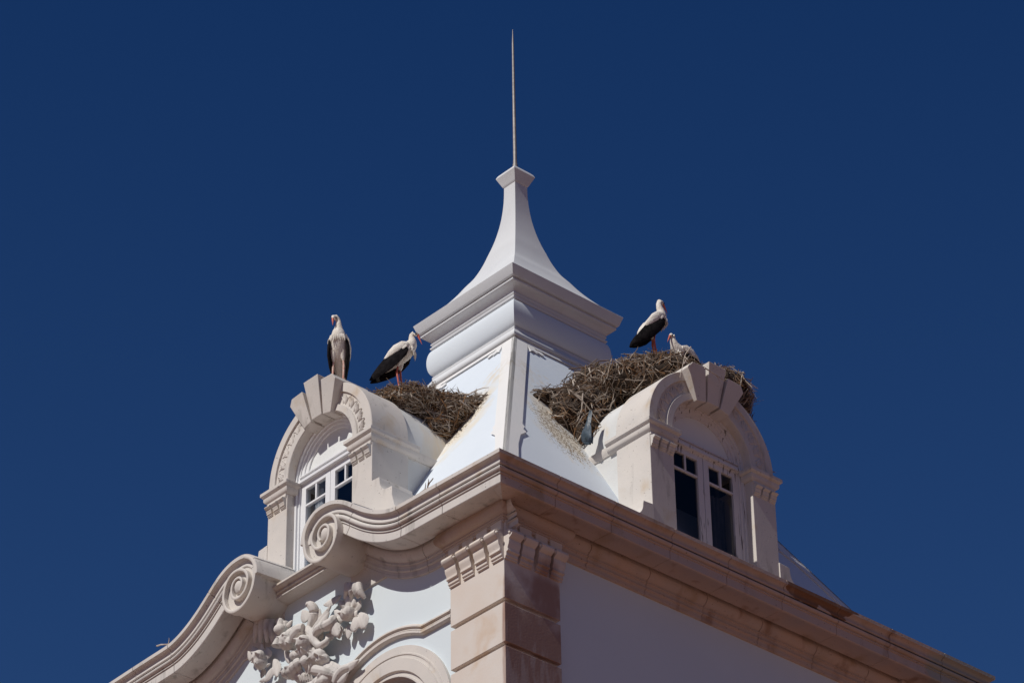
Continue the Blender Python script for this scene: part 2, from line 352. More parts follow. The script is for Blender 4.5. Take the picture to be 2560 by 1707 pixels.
for fr_, us_ in ((fl, [3.135, 3.427, 3.72, 4.018]), (frr, [-4.018, -3.755, -3.46, -3.19]), (fl, [-4.018, -3.72, -3.427, -3.24]), (frr, [4.0, 4.3, 4.6])):
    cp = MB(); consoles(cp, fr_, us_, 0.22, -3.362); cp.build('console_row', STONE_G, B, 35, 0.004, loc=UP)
# volutes
VP = [(-0.56, -2.19), (-0.60, -2.08), (-0.66, -2.0), (-0.742, -1.985), (-0.636, -2.112)]
SP = [(-0.875, -1.905), (-0.742, -1.985), (-0.645, -2.10), (-0.603, -2.23), (-0.611, -2.36), (-0.66, -2.56), (-0.78, -2.71), (-0.93, -2.785), (-1.08, -2.79), (-1.21, -2.745), (-1.318, -2.647), (-1.38, -2.506), (-1.392, -2.387), (-1.354, -2.231), (-1.262, -2.118), (-1.129, -2.068), (-0.983, -2.085), (-0.855, -2.165),
      (-0.786, -2.293), (-0.79, -2.412), (-0.855, -2.526), (-0.965, -2.582), (-1.075, -2.578), (-1.165, -2.515), (-1.205, -2.40), (-1.185, -2.28), (-1.105, -2.21), (-1.0, -2.215), (-0.935, -2.29), (-0.935, -2.385), (-0.985, -2.46)]
def volute(mir):
    sx = (lambda x: 2 * XC - x) if mir else (lambda x: x)
    e = empty('volute', UP, B)
    body = MB()
    loop = crom(SP[1:14], 4) + crom([(-1.354, -2.231), (-1.33, -2.08), (-1.22, -1.965), (-1.06, -1.91), (-0.9, -1.915), (-0.742, -1.985)], 3)[1:-1]
    cx, cz = -1.0, -2.345
    loop = [(cx + (x - cx) * 0.955, cz + (z - cz) * 0.955) for x, z in loop]
    body.prism(loop, lambda u, v, t: (sx(u), t, v), -4.635, -4.0)
    body.build('scroll_body', STONE, e, 40)
    rg = MB(); pts = crom(SP, 5); n = len(pts); rs = []
    for i, p in enumerate(pts):
        a = pts[max(i - 1, 0)]; b = pts[min(i + 1, n - 1)]
        t = Vector((b[0] - a[0], b[1] - a[1])).normalized(); nn = Vector((-t.y, t.x))     # travel clockwise: left normal points outwards
        k = i / (n - 1); wd = 0.058 - 0.022 * k; q = Vector(p)
        o = q; inn = q - nn * wd
        y0 = -4.722 + 0.012 * k
        rs.append([(sx(o.x), -4.60, o.y), (sx(o.x), y0 + 0.006, o.y), (sx(o.x - nn.x * 0.008), y0, o.y - nn.y * 0.008), (sx(inn.x + nn.x * 0.008), y0, inn.y + nn.y * 0.008), (sx(inn.x), y0 + 0.006, inn.y), (sx(inn.x), -4.60, inn.y)])
    rg.rings(rs, True)
    rg.ell((sx(-1.065), -4.63, -2.335), (0.115, 0.07, 0.13), 16, 8)
    rg.build('spiral_ridge', STONE, e, 40)
volute(False); volute(True)
# sill moulding between the volutes
sl = MB(); SI = [(0.0, -2.385), (0.31, -2.395), (0.335, -2.41), (0.335, -2.44), (0.31, -2.462), (0.255, -2.475), (0.25, -2.49), (0.262, -2.497), (0.262, -2.51), (0.225, -2.518), (0.215, -2.535), (0.228, -2.54), (0.228, -2.565), (0.0, -2.585)]
molding(sl, [(-0.72, -4.03), (0.60, -4.03)], SI); sl.build('window_sill', STONE, B, 35, loc=UP)
# arched window surrounds, string moulding above them
sr = MB()
RINGP = [(0.93, 0.30), (0.93, -0.05), (0.945, -0.075), (0.965, -0.075), (0.975, -0.05), (1.02, -0.05), (1.035, -0.085), (1.215, -0.085), (1.225, -0.06), (1.265, -0.06), (1.272, -0.072), (1.295, -0.072), (1.302, -0.06), (1.41, -0.055), (1.41, 0.02)]
for cx, cz in AC:
    rs = []
    for i in range(49):
        a = math.pi * i / 48; rs.append([(cx + r * math.cos(a), -4.03 + y, cz + r * math.sin(a)) for r, y in RINGP])
    rs = [[(x, y, z - 2.2) for x, y, z in rs[0]]] + rs + [[(x, y, z - 2.2) for x, y, z in rs[-1]]]
    sr.rings(rs, False, True)
sr.build('arched_window_surround', STONE, B, 35, loc=UP)
wp = MB()
for cx, cz in AC: wp.box(cx - 1.0, cx + 1.0, -3.72, -3.70, cz - 2.4, cz + 1.0)
wp.build('window_pane', mat('shaded_glass', (0.05, 0.05, 0.06), bump=0, rough=0.1), B, 0, loc=UP)
st = MB(); STP = [(0.0, 0.075), (0.05, 0.07), (0.075, 0.05), (0.08, 0.025), (0.062, 0.012), (0.045, 0.008), (0.052, 0.0), (0.052, -0.014), (0.04, -0.02), (0.065, -0.03), (0.065, -0.062), (0.04, -0.078), (0.0, -0.08)]
for mir in (0, 1):
    pts = [(2.98, -4.295), (2.60, -4.29), (2.40, -4.285)]
    c_ = (1.59, -5.76); rad = 1.665
    a0 = math.asin(min(1, (-4.285 - c_[1]) / rad)); pts[-1] = (c_[0] + rad * math.cos(a0), -4.285)
    for i in range(1, 26):
        a = a0 + (R(152) - a0) * i / 25; pts.append((c_[0] + rad * math.cos(a), c_[1] + rad * math.sin(a)))
    rs = []
    for i, p in enumerate(pts):
        q = Vector(p); ds = []
        if i: ds.append((q - Vector(pts[i - 1])).normalized())
        if i < len(pts) - 1: ds.append((Vector(pts[i + 1]) - q).normalized())
        ns = [Vector((d.y, -d.x)) for d in ds]; m_ = ns[0] if len(ns) == 1 else (ns[0] + ns[1]) / (1 + ns[0].dot(ns[1]))
        rs.append([((2 * XC - (q.x + m_.x * d)) if mir else (q.x + m_.x * d), -4.03 - o, q.y + m_.y * d) for o, d in STP])
    st.rings(rs, False, True)
st.build('string_moulding', STONE, B, 35, loc=UP)
# ------------------------------------------------------------------ roof, lantern and spire
def rz(z): return 1.0 + (2.62 - z) / 1.71
rf = MB(); rf.rings([[(sx * (rz(z) - .035), sy * (rz(z) - .035), z) for sx, sy in ((1, -1), (1, 1), (-1, 1), (-1, -1))] for z in (-2.45, -1.5, 0, 1.2, 2.62)], True)
roof = rf.build('hip_roof', ROOFP, B, 20, loc=UP)
bb = MB()
for k in range(4):
    an = k * math.pi / 2; c, s = math.cos(an), math.sin(an)
    def F(u, z, dep=0.0):                                   # on the face whose outward normal is +x turned by an
        r_ = rz(z) - dep
        return (c * r_ - s * u, s * r_ + c * u, z)
    def plate(poly):
        bb.rings([[F(u, z, d) for u, z in poly] for d in (0, .06)], True)
    zt, zb = 2.62, -2.45
    for sg in (-1, 1):
        W = 0.285
        pl = [(sg * rz(zt), zt), (sg * (rz(zt) - W), zt), (sg * (rz(zt - .36) - W + .0), zt - .36), (sg * (rz(-.55) - W), -.55)]
        pl += [(sg * (rz(-.62) - W - .05), -.62), (sg * (rz(-.72) - W - .02), -.72), (sg * (rz(-.80) - W - .10), -.78), (sg * (rz(-.95) - W + .02), -.95), (sg * (rz(-1.3) - W + .05), -1.3), (sg * (rz(zb) - W), zb), (sg * rz(zb), zb)]
        plate(pl)
        # little scrolled corner of the border
        q = rz(zt - .14) - W
        plate([(sg * (q + .004), zt - .13), (sg * (q - .13), zt - .13), (sg * (q - .15), zt - .19), (sg * (q - .26), zt - .17), (sg * (q - .30), zt - .23), (sg * (q - .24), zt - .27), (sg * (q - .14), zt - .235), (sg * (q - .13), zt - .29), (sg * (q - .05), zt - .25), (sg * (q + .02), zt - .30)])
    a = rz(zt) - .285
    plate([(-a, zt), (a, zt), (a + .08, zt - .125), (-a - .08, zt - .125)])
bb.build('border_band', ROOFW, roof, 20)
def sq(mb, prof):
    mb.rings([[(sx * r, sy * r, z) for sx, sy in ((1, -1), (1, 1), (-1, 1), (-1, -1))] for r, z in prof], True)
ln = MB()
sq(ln, [(0.95, 2.52), (1.005, 2.60), (1.05, 2.615), (1.055, 2.64), (1.048, 2.665), (1.022, 2.70), (1.0, 2.735), (0.985, 2.77), (0.99, 2.79), (0.985, 2.815), (0.97, 2.825)])
ln.build('lantern_base', LANT, B, 28, loc=UP)
to = MB(); TP = [(0.955, 2.82)]
for i in range(19):
    a = -math.pi / 2 + math.pi * i / 18; TP.append((0.965 + 0.088 * math.cos(a), 3.085 + 0.25 * math.sin(a)))
TP.append((0.955, 3.34)); sq(to, TP)
to.build('lantern_torus', LANTB, B, 28, loc=UP)
lc = MB(); sq(lc, [(0.955, 3.325), (0.968, 3.33), (0.995, 3.335), (1.01, 3.35), (1.012, 3.375), (0.998, 3.39), (0.985, 3.395), (0.988, 3.41), (1.004, 3.43), (1.006, 3.447), (0.995, 3.46), (0.985, 3.475), (1.0, 3.505), (1.03, 3.535), (1.07, 3.56), (1.105, 3.572), (1.12, 3.585), (1.122, 3.603), (1.112, 3.62), (1.09, 3.628), (1.10, 3.64), (1.148, 3.65), (1.155, 3.658), (1.204, 3.815), (1.196, 3.825), (0.9, 3.96)])
lc.build('lantern_cornice', LANT, B, 28, loc=UP)
SPI = [(1.19, 3.826), (1.06, 3.93), (0.93, 4.08), (0.80, 4.24), (0.69, 4.40), (0.605, 4.545), (0.51, 4.69), (0.445, 4.83), (0.385, 4.99), (0.34, 5.14), (0.285, 5.32), (0.24, 5.50), (0.20, 5.70), (0.168, 5.92), (0.147, 6.15), (0.138, 6.35), (0.136, 6.52)]
sp = MB(); sq(sp, crom(SPI, 3)); sp.build('spire', LANT, B, 28, loc=UP)
ca = MB(); sq(ca, [(0.135, 6.50), (0.15, 6.515), (0.163, 6.54), (0.17, 6.56), (0.231, 6.695), (0.228, 6.71), (0.205, 6.755), (0.165, 6.80), (0.11, 6.835), (0.05, 6.85)])
ca.build('spire_cap', LANT, B, 28, loc=UP)
rd = MB(); rd.tube([(0, 0, 6.8), (0, 0, 6.98), (0, 0, 7.0), (0, 0, 7.06), (0, 0, 7.07), (0, 0, 8.6), (0, 0, 9.55), (0, 0, 9.87)], [.046, .044, .036, .036, .033, .026, .018, .004], 12)
rd.build('lightning_rod', ROD, B, 40, loc=UP)
# ------------------------------------------------------------------ dormers
def leafm(mb, base, tip, w, th, nrm, curl=0.0, n=7, cup=0.0):
    """a leaf: lens outline from base to tip, thickness th, curling along nrm; cup bends its edges."""
    b = Vector(base); t = Vector(tip); d = t - b; nv = Vector(nrm).normalized(); sd_ = d.cross(nv).normalized(); rs = []
    for i in range(n + 1):
        k = i / n; ww = w * (math.sin(math.pi * (0.08 + 0.90 * k)) ** 0.75); c = b + d * k + nv * (curl * k * k)
        tk = th * (0.4 + 0.6 * math.sin(math.pi * (0.1 + 0.85 * k)))
        rs.append([c - sd_ * ww + nv * cup * ww, c - sd_ * ww * .5 + nv * (tk * .6), c + nv * tk, c + sd_ * ww * .5 + nv * (tk * .6), c + sd_ * ww + nv * cup * ww, c + sd_ * ww * .5 - nv * tk * .6, c - nv * tk * .6, c - sd_ * ww * .5 - nv * tk * .6])
    mb.rings(rs, True)
def dormer(loc, rzv, k, wood, right, dz=0.0, bz=0.0):
    D = empty('dormer', (loc[0], loc[1], -GZ + dz), B, rzv)
    zc, Ri, Ro = -0.40, 0.755, 1.207
    def P(u, y, z): return (u * k, y, z)
    # arch with recessed band
    a_ = MB(); pr = [(Ri, .70), (Ri, .01), (Ri + .008, 0), (.862, 0), (.868, .03), (1.062, .03), (1.068, 0), (Ro - .008, 0), (Ro, .01), (Ro, .70)]
    rs = [[P(r, y, zc - .08) for r, y in pr]] + [[P(r * math.cos(t), y, zc + r * math.sin(t)) for r, y in pr] for t in [math.pi * i / 64 for i in range(65)]] + [[P(-r, y, zc - .08) for r, y in pr]]
    a_.rings(rs, False, False); a_.build('arch', STONE, D, 35)
    cv = MB(); NM = 15                                             # carved acanthus motifs in the band
    for i in range(NM):
        t0 = R(7) + (math.pi - R(14)) * i / (NM - 1)
        if abs(t0 - math.pi / 2) < R(27): continue
        sgn = 1 if t0 < math.pi / 2 else -1
        def Q(r, t, y): return P(r * math.cos(t), y, zc + r * math.sin(t))
        for j in range(5):
            f_ = (j - 2) / 2.0
            leafm(cv, Q(.885 + .012 * abs(f_), t0 - sgn * .055, .03), Q(1.035 - .045 * abs(f_), t0 + sgn * (.03 + .0 * j) + f_ * .085, .022), .0155, .012, (0, -1, 0), 0.004)
        leafm(cv, Q(1.03, t0 - sgn * .09, .03), Q(.90, t0 + sgn * .01, .026), .016, .012, (0, -1, 0))
        leafm(cv, Q(.885, t0 + sgn * .02, .03), Q(1.04, t0 + sgn * .10, .024), .018, .014, (0, -1, 0))
    cv.build('carved_frieze', STONE, D, 35)
    # keystone of three voussoirs
    for poly, yt, yb in (([(-.112, .30), (.112, .30), (.168, .93), (-.168, .93)], -.205, -.07), ([(.142, .285), (.312, .245), (.535, .70), (.475, .795), (.222, .81)], -.185, -.06), ([(-.312, .245), (-.142, .285), (-.222, .81), (-.475, .795), (-.535, .70)], -.185, -.06)):
        v_ = MB(); z0 = min(p[1] for p in poly); z1 = max(p[1] for p in poly)
        fy = lambda z: yb + (yt - yb) * (z - z0) / (z1 - z0)
        v_.rings([[P(u, fy(z), z) for u, z in poly], [P(u, .52, z) for u, z in poly]], True)
        v_.build('voussoir', STONE, D, 0, 0.008)
    kb = MB(); kb.prism([(-.28, .345), (.28, .345), (.44, .76), (-.44, .76)], P_ := (lambda u, v, t: P(u, t, v)), -.03, .50); kb.build('keystone_backing', STONE_W, D, 0)
    # pilasters, consoles, imposts, console bases
    for sg in (-1, 1):
        p = MB(); x0, x1 = sorted((sg * .762, sg * 1.212)); p.box(x0 * k, x1 * k, 0.004, .70, -3.1, -.65); p.build('pilaster', STONE, D, 0, 0.008)
        c_ = MB(); fr = lambda u, n, z: P(u, -n + .004, z)
        mid = sg * .987
        CS = [(n * .52, z * .40) for n, z in CONS]
        for du in (-.152, 0, .152):
            c_.rings([[fr(uu, n, -.655 + z) for n, z in CS] for uu in (mid + du - .058, mid + du + .058)], True)
        c_.box(*sorted((sg * .768 * k, sg * 1.206 * k)), -.02, .01, -.70, -.655)
        c_.build('console_row', STONE, D, 35)
        i_ = MB(); IP = [(-.1, -.455), (.085, -.462), (.092, -.47), (.092, -.52), (.078, -.535), (.07, -.545), (.055, -.55), (.055, -.605), (.04, -.632), (.012, -.655), (-.1, -.66)]
        xo, xi = 1.207 * k, .757 * k
        if sg > 0: pth = [(xi, .17), (xi, 0.0), (xo, 0.0), (xo, .86)]
        else: pth = [(-xo, .86), (-xo, 0), (-xi, 0), (-xi, .17)]
        molding(i_, pth, IP)
        IP2 = [(-.2, -.50), (.035, -.51), (.035, -.56), (.02, -.60), (.0, -.645), (-.2, -.65)]
        molding(i_, [(xo - .02, .85), (xo - .02, 2.6)] if sg > 0 else [(-xo + .02, 2.6), (-xo + .02, .85)], IP2)
        i_.build('impost', STONE, D, 35)
        b_ = MB(); arc = [(1.405 + .165 * (1 - math.cos(t)), -1.43 - .215 * math.sin(t)) for t in [math.pi / 2 * i / 8 for i in range(9)]]
        po = [(1.2, -3.1), (1.2, -1.36), (1.395, -1.375)] + arc + [(1.685, -1.655), (1.685, -1.80), (1.74, -2.0), (1.95, -2.2), (2.05, -2.32), (2.05, -3.1)]
        b_.prism([(sg * u, max(z + bz, -3.1)) for u, z in po], P_, -.012, .62); b_.build('console_base', STONE, D, 35, 0.006)
    # rendered body and barrel vault running back into the roof
    b_ = MB(); Rb = 1.172; po = [(Rb, -3.1)] + [(Rb * math.cos(t), zc + Rb * math.sin(t)) for t in [math.pi * i / 48 for i in range(49)]] + [(-Rb, -3.1)]
    rs = [[P(u, y, z) for u, z in po] for y in (.69, 2.9)]; b_.rings(rs, False, False)
    b_.build('barrel_roof', BARREL, D, 40)
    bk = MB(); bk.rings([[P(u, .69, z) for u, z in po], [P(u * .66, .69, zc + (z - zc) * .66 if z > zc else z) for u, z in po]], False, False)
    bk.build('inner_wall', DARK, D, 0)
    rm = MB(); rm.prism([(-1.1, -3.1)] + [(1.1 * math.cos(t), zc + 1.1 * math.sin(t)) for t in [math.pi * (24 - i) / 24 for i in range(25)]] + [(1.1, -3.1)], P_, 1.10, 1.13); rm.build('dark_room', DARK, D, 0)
    # window: casing, transom, lunette, sashes
    Wn = MB()
    def ringband(ro, ri, y0, y1, zb):
        pr_ = [(ro, y1), (ro, y0), (ri, y0), (ri, y1)]
        rs = [[P(r, y, zb) for r, y in pr_]] + [[P(r * math.cos(t), y, zc + r * math.sin(t)) for r, y in pr_] for t in [math.pi * i / 48 for i in range(49)]] + [[P(-r, y, zb) for r, y in pr_]]
        Wn.rings(rs, True)
    ringband(.765, .725, .15, .40, -3.1); ringband(.727, .688, .185, .40, -3.1)
    def rb2(ro, ri, y0, y1):
        pr_ = [(ro, y1), (ro, y0), (ri, y0 + .012), (ri, y1)]
        Wn.rings([[P(r * math.cos(t), y, zc + r * math.sin(t)) for r, y in pr_] for t in [math.pi * i / 48 for i in range(49)]], True)
    rb2(.690, .640, .205, .40); rb2(.642, .585, .235, .40)
    Wn.box(-.69 * k, .69 * k, .20, .36, -.50, -.36); Wn.box(-.70 * k, .70 * k, .15, .24, -.475, -.425); Wn.box(-.69 * k, .69 * k, .175, .22, -.36, -.335)
    Wn.build('window_frame', wood, D, 35, 0.004)
    lu = MB(); lu.prism([(.60 * math.cos(t), zc + .60 * math.sin(t)) for t in [math.pi * i / 40 for i in range(41)]], P_, .27, .30)
    lu.build('lunette_panel', PANEL, D, 0)
    for sg in (-1, 1):
        s_ = MB()
        def bx(a, b, z0, z1, y0=.21, y1=.27):
            a, b = sorted((sg * a * k, sg * b * k)); s_.box(a, b, y0, y1, z0, z1)
        bx(.575, .690, -3.05, -.50); bx(.005, .110, -3.05, -.50); bx(.110, .575, -.585, -.50); bx(.110, .575, -.885, -.850, .215, .265); bx(.325, .358, -.850, -.585, .215, .265)
        bx(.110, .575, -3.05, -2.9)
        s_.build('sash', wood, D, 35, 0.004)
        gl = MB()
        for a, b, z0, z1 in ((.110, .325, -.85, -.585), (.358, .575, -.85, -.585), (.110, .575, -2.9, -.885)):
            a, b = sorted((sg * a * k, sg * b * k)); gl.rings([[(a, .245, z0), (b, .245, z0)], [(a, .245, z1), (b, .245, z1)]], False, False)
        gl.build('window_pane', GLASSD if right else GLASS, D, 0)
    cu = MB(); us = [i / 40 for i in range(41)]
    for (a, b) in (((.12, .60),) if right else ((-.60, -.42),)):
        cu.rings([[P(a + (b - a) * t, .42 + .02 * math.sin(t * 34), z) for t in us] for z in (-3.0, -.9 if right else -.55)], False, False)
    cu.build('curtain', CURT if right else PANEL, D, 60)
    return D
dormer((0.0, -4.05), 0.0, 1.0, WOOD, False)
dormer((4.15, 0.03), math.pi / 2, 1.066, WOODO, True, -0.11, -0.53)
#PART2
# ------------------------------------------------------------------ carved stone garlands under the volutes
ORN = [[
('t',[(0.943,-4.250,-3.013),(0.938,-4.250,-3.130),(0.822,-4.190,-3.178)],[0.05, 0.055, 0.03]),
('t',[(1.025,-4.250,-3.048),(1.031,-4.250,-3.171),(0.968,-4.190,-3.241)],[0.05, 0.055, 0.03]),
('t',[(1.116,-4.250,-3.088),(1.135,-4.250,-3.216),(1.131,-4.190,-3.311)],[0.05, 0.055, 0.03]),
('t',[(1.188,-4.250,-3.119),(1.217,-4.250,-3.251),(1.258,-4.190,-3.366)],[0.05, 0.055, 0.03]),
('b',(0.933,-4.230,-3.488),(0.115,0.120,0.115)),
('l',(0.894,-4.200,-3.362),(0.908,-4.180,-3.201),0.100,0.050,0.30,0.030),
('l',(0.774,-4.170,-3.270),(0.666,-4.150,-3.156),0.060,0.030,0.30,0.030),
('l',(0.710,-4.160,-3.398),(0.547,-4.130,-3.258),0.100,0.030,0.30,0.030),
('l',(0.990,-4.200,-3.403),(1.045,-4.180,-3.300),0.070,0.030,0.30,0.030),
('l',(0.997,-4.160,-3.441),(1.121,-4.130,-3.334),0.100,0.020,0.20,0.030),
('l',(0.995,-4.180,-3.536),(1.081,-4.150,-3.512),0.080,0.030,0.30,0.030),
('l',(0.791,-4.180,-3.499),(0.616,-4.150,-3.414),0.090,0.030,0.30,0.030),
('l',(1.061,-4.200,-3.601),(1.066,-4.190,-3.836),0.115,0.020,0.10,0.040),
('l',(1.120,-4.160,-3.543),(1.247,-4.150,-3.839),0.115,0.020,0.10,0.040),
('l',(0.852,-4.150,-3.613),(0.859,-4.130,-3.845),0.075,0.020,0.10,0.030),
('l',(0.738,-4.090,-3.563),(0.687,-4.080,-3.696),0.040,0.030,0.20,0.030),
('l',(0.678,-4.150,-3.071),(0.294,-4.130,-3.060),0.090,0.030,0.10,0.030)
], [
('t',[(-1.133,-4.230,-2.721),(-1.156,-4.230,-2.874),(-1.281,-4.170,-3.004)],[0.055, 0.06, 0.03]),
('t',[(-1.030,-4.230,-2.765),(-1.044,-4.230,-2.922),(-1.142,-4.170,-3.062)],[0.055, 0.06, 0.03]),
('t',[(-0.913,-4.230,-2.814),(-0.916,-4.230,-2.976),(-0.985,-4.170,-3.128)],[0.055, 0.06, 0.03]),
('t',[(-0.812,-4.230,-2.857),(-0.804,-4.230,-3.023),(-0.848,-4.170,-3.185)],[0.055, 0.06, 0.03]),
('b',(-1.085,-4.230,-3.350),(0.105,0.120,0.105)),
('b',(-1.085,-4.210,-3.434),(0.100,0.110,0.110)),
('l',(-1.243,-4.180,-3.308),(-1.307,-4.160,-3.071),0.100,0.030,0.30,0.030),
('l',(-1.130,-4.180,-3.253),(-1.034,-4.180,-3.162),0.090,0.050,0.30,0.030),
('l',(-1.020,-4.150,-3.389),(-0.995,-4.130,-3.201),0.100,0.030,0.30,0.030),
('l',(-1.397,-4.140,-3.250),(-1.446,-4.130,-3.084),0.060,0.030,0.20,0.030),
('l',(-0.832,-4.150,-3.467),(-0.705,-4.150,-3.819),0.095,0.030,0.20,0.035),
('l',(-0.830,-4.180,-3.628),(-0.993,-4.170,-3.788),0.105,0.020,0.10,0.040),
('l',(-0.979,-4.150,-3.697),(-1.160,-4.130,-3.706),0.050,0.030,0.20,0.030),
('l',(-1.138,-4.110,-3.467),(-1.171,-4.090,-3.628),0.070,0.030,0.20,0.030),
('l',(-0.947,-4.170,-3.507),(-0.917,-4.170,-3.549),0.050,0.030,0.20,0.030),
('b',(-0.644,-4.210,-3.073),(0.085,0.090,0.085)),
('t',[(-0.675,-4.190,-2.901),(-0.645,-4.210,-3.022)],[0.06, 0.05]),
('t',[(-0.733,-4.150,-3.065),(-0.750,-4.150,-3.179),(-0.769,-4.160,-3.285)],[0.05, 0.06, 0.085]),
('t',[(-0.607,-4.130,-2.928),(-0.643,-4.130,-3.116)],[0.05, 0.05])
], [
('t',[(-0.036,-4.150,-3.308),(0.070,-4.170,-3.230),(0.127,-4.190,-3.131),(0.127,-4.220,-3.041),(0.078,-4.250,-2.981),(0.088,-4.280,-3.016)],[0.06, 0.075, 0.08, 0.075, 0.06, 0.035]),
('l',(-0.121,-4.130,-3.134),(-0.210,-4.120,-2.921),0.100,0.020,0.10,0.030),
('l',(0.085,-4.190,-3.373),(0.515,-4.150,-3.181),0.090,0.050,0.15,0.040),
('l',(0.219,-4.230,-3.444),(0.513,-4.180,-3.301),0.090,0.050,0.15,0.040),
('l',(0.104,-4.150,-3.317),(0.212,-4.130,-3.085),0.080,0.030,0.20,0.030),
('t',[(0.396,-4.250,-3.476),(0.570,-4.290,-3.544),(0.641,-4.270,-3.508),(0.604,-4.230,-3.408)],[0.08, 0.085, 0.08, 0.045]),
('l',(0.627,-4.270,-3.502),(0.748,-4.230,-3.785),0.100,0.020,0.20,0.035),
('l',(0.678,-4.210,-3.541),(0.692,-4.150,-3.782),0.090,0.030,0.20,0.030),
('t',[(0.221,-4.230,-3.514),(0.325,-4.270,-3.503),(0.433,-4.290,-3.516)],[0.06, 0.07, 0.07]),
('l',(0.270,-4.170,-3.454),(0.170,-4.130,-3.596),0.100,0.030,0.20,0.030),
('t',[(-0.027,-4.190,-3.336),(0.113,-4.210,-3.482),(0.239,-4.230,-3.681),(0.363,-4.250,-3.769),(0.472,-4.250,-3.765),(0.488,-4.230,-3.715)],[0.07, 0.07, 0.06, 0.055, 0.05, 0.035]),
('l',(0.531,-4.190,-3.571),(0.459,-4.150,-3.724),0.090,0.030,0.20,0.030),
('l',(0.422,-4.190,-3.585),(0.502,-4.230,-3.761),0.050,0.030,0.20,0.030),
('l',(-0.003,-4.210,-3.333),(0.121,-4.190,-3.657),0.100,0.020,0.10,0.030),
('b',(-0.453,-4.230,-3.352),(0.125,0.130,0.140)),
('b',(-0.378,-4.210,-3.416),(0.100,0.120,0.100)),
('b',(-0.411,-4.210,-3.262),(0.075,0.080,0.080)),
('t',[(-0.012,-4.270,-3.351),(-0.086,-4.300,-3.350),(-0.156,-4.310,-3.405),(-0.219,-4.280,-3.467)],[0.085, 0.09, 0.085, 0.07]),
('l',(-0.523,-4.180,-3.144),(-0.154,-4.170,-3.195),0.070,0.030,0.20,0.030),
('l',(-0.565,-4.150,-3.014),(-0.369,-4.170,-3.054),0.070,0.030,0.30,0.030),
('b',(0.010,-4.270,-3.599),(0.135,0.140,0.125)),
('b',(-0.010,-4.230,-3.676),(0.130,0.120,0.130)),
('l',(-0.106,-4.230,-3.696),(0.090,-4.230,-3.787),0.050,0.030,0.20,0.030),
('l',(-0.604,-4.130,-3.404),(-0.465,-4.110,-3.684),0.075,0.030,0.20,0.030),
('b',(-0.351,-4.170,-3.603),(0.070,0.070,0.070)),
('b',(-0.238,-4.170,-3.630),(0.080,0.070,0.070)),
('l',(0.107,-4.190,-3.671),(0.194,-4.190,-3.836),0.080,0.030,0.20,0.030),
('b',(0.287,-4.230,-3.918),(0.140,0.130,0.110)),
('b',(0.190,-4.230,-3.907),(0.100,0.100,0.100)),
('b',(0.360,-4.210,-3.980),(0.100,0.100,0.090)),
('t',[(0.225,-4.190,-3.967),(0.078,-4.170,-3.998),(-0.014,-4.150,-4.061)],[0.11, 0.07, 0.04]),
('t',[(-0.150,-4.270,-3.840),(-0.145,-4.250,-3.885),(-0.169,-4.190,-3.943),(-0.069,-4.150,-4.069)],[0.07, 0.062, 0.045, 0.03]),
('b',(-0.163,-4.265,-3.828),(0.075,0.050,0.065)),
('t',[(0.018,-4.270,-3.870),(0.022,-4.250,-3.914),(-0.002,-4.190,-3.972),(-0.069,-4.150,-4.069)],[0.07, 0.062, 0.045, 0.03]),
('b',(0.004,-4.265,-3.858),(0.075,0.050,0.065)),
('t',[(-0.246,-4.270,-3.860),(-0.242,-4.250,-3.904),(-0.266,-4.190,-3.963),(-0.069,-4.150,-4.069)],[0.07, 0.062, 0.045, 0.03]),
('b',(-0.260,-4.265,-3.848),(0.075,0.050,0.065)),
('b',(-0.378,-4.230,-3.901),(0.130,0.110,0.085)),
('t',[(-0.358,-4.190,-3.915),(-0.295,-4.150,-3.947),(-0.233,-4.130,-4.044)],[0.09, 0.08, 0.06]),
('t',[(0.277,-4.290,-4.141),(0.357,-4.270,-4.186),(0.459,-4.230,-4.234),(0.548,-4.190,-4.295),(0.585,-4.130,-4.358)],[0.082, 0.08, 0.075, 0.065, 0.04]),
('t',[(0.271,-4.170,-4.038),(0.439,-4.160,-4.133),(0.568,-4.140,-4.257),(0.642,-4.110,-4.355)],[0.05, 0.06, 0.06, 0.04]),
('t',[(0.237,-4.110,-3.964),(0.445,-4.110,-4.059),(0.640,-4.100,-4.204)],[0.045, 0.05, 0.04]),
('l',(-0.167,-4.170,-4.124),(-0.167,-4.190,-4.013),0.025,0.030,0.20,0.030),
('l',(-0.114,-4.170,-4.146),(-0.111,-4.190,-4.028),0.025,0.030,0.20,0.030),
('l',(-0.061,-4.170,-4.167),(-0.055,-4.190,-4.043),0.025,0.030,0.20,0.030),
('l',(-0.008,-4.170,-4.189),(0.001,-4.190,-4.066),0.025,0.030,0.20,0.030),
('l',(0.045,-4.170,-4.210),(0.057,-4.190,-4.096),0.025,0.030,0.20,0.030),
('l',(0.098,-4.170,-4.232),(0.113,-4.190,-4.127),0.025,0.030,0.20,0.030),
('b',(0.293,-4.170,-4.331),(0.260,0.140,0.120)),
('l',(0.688,-4.150,-4.261),(1.160,-4.150,-4.339),0.100,0.060,0.20,0.045),
('t',[(0.559,-4.130,-4.405),(0.663,-4.150,-4.338),(0.794,-4.170,-4.302),(0.929,-4.170,-4.318)],[0.07, 0.075, 0.07, 0.05]),
('l',(0.638,-4.150,-4.445),(0.930,-4.180,-4.439),0.085,0.030,0.30,0.040)
]]

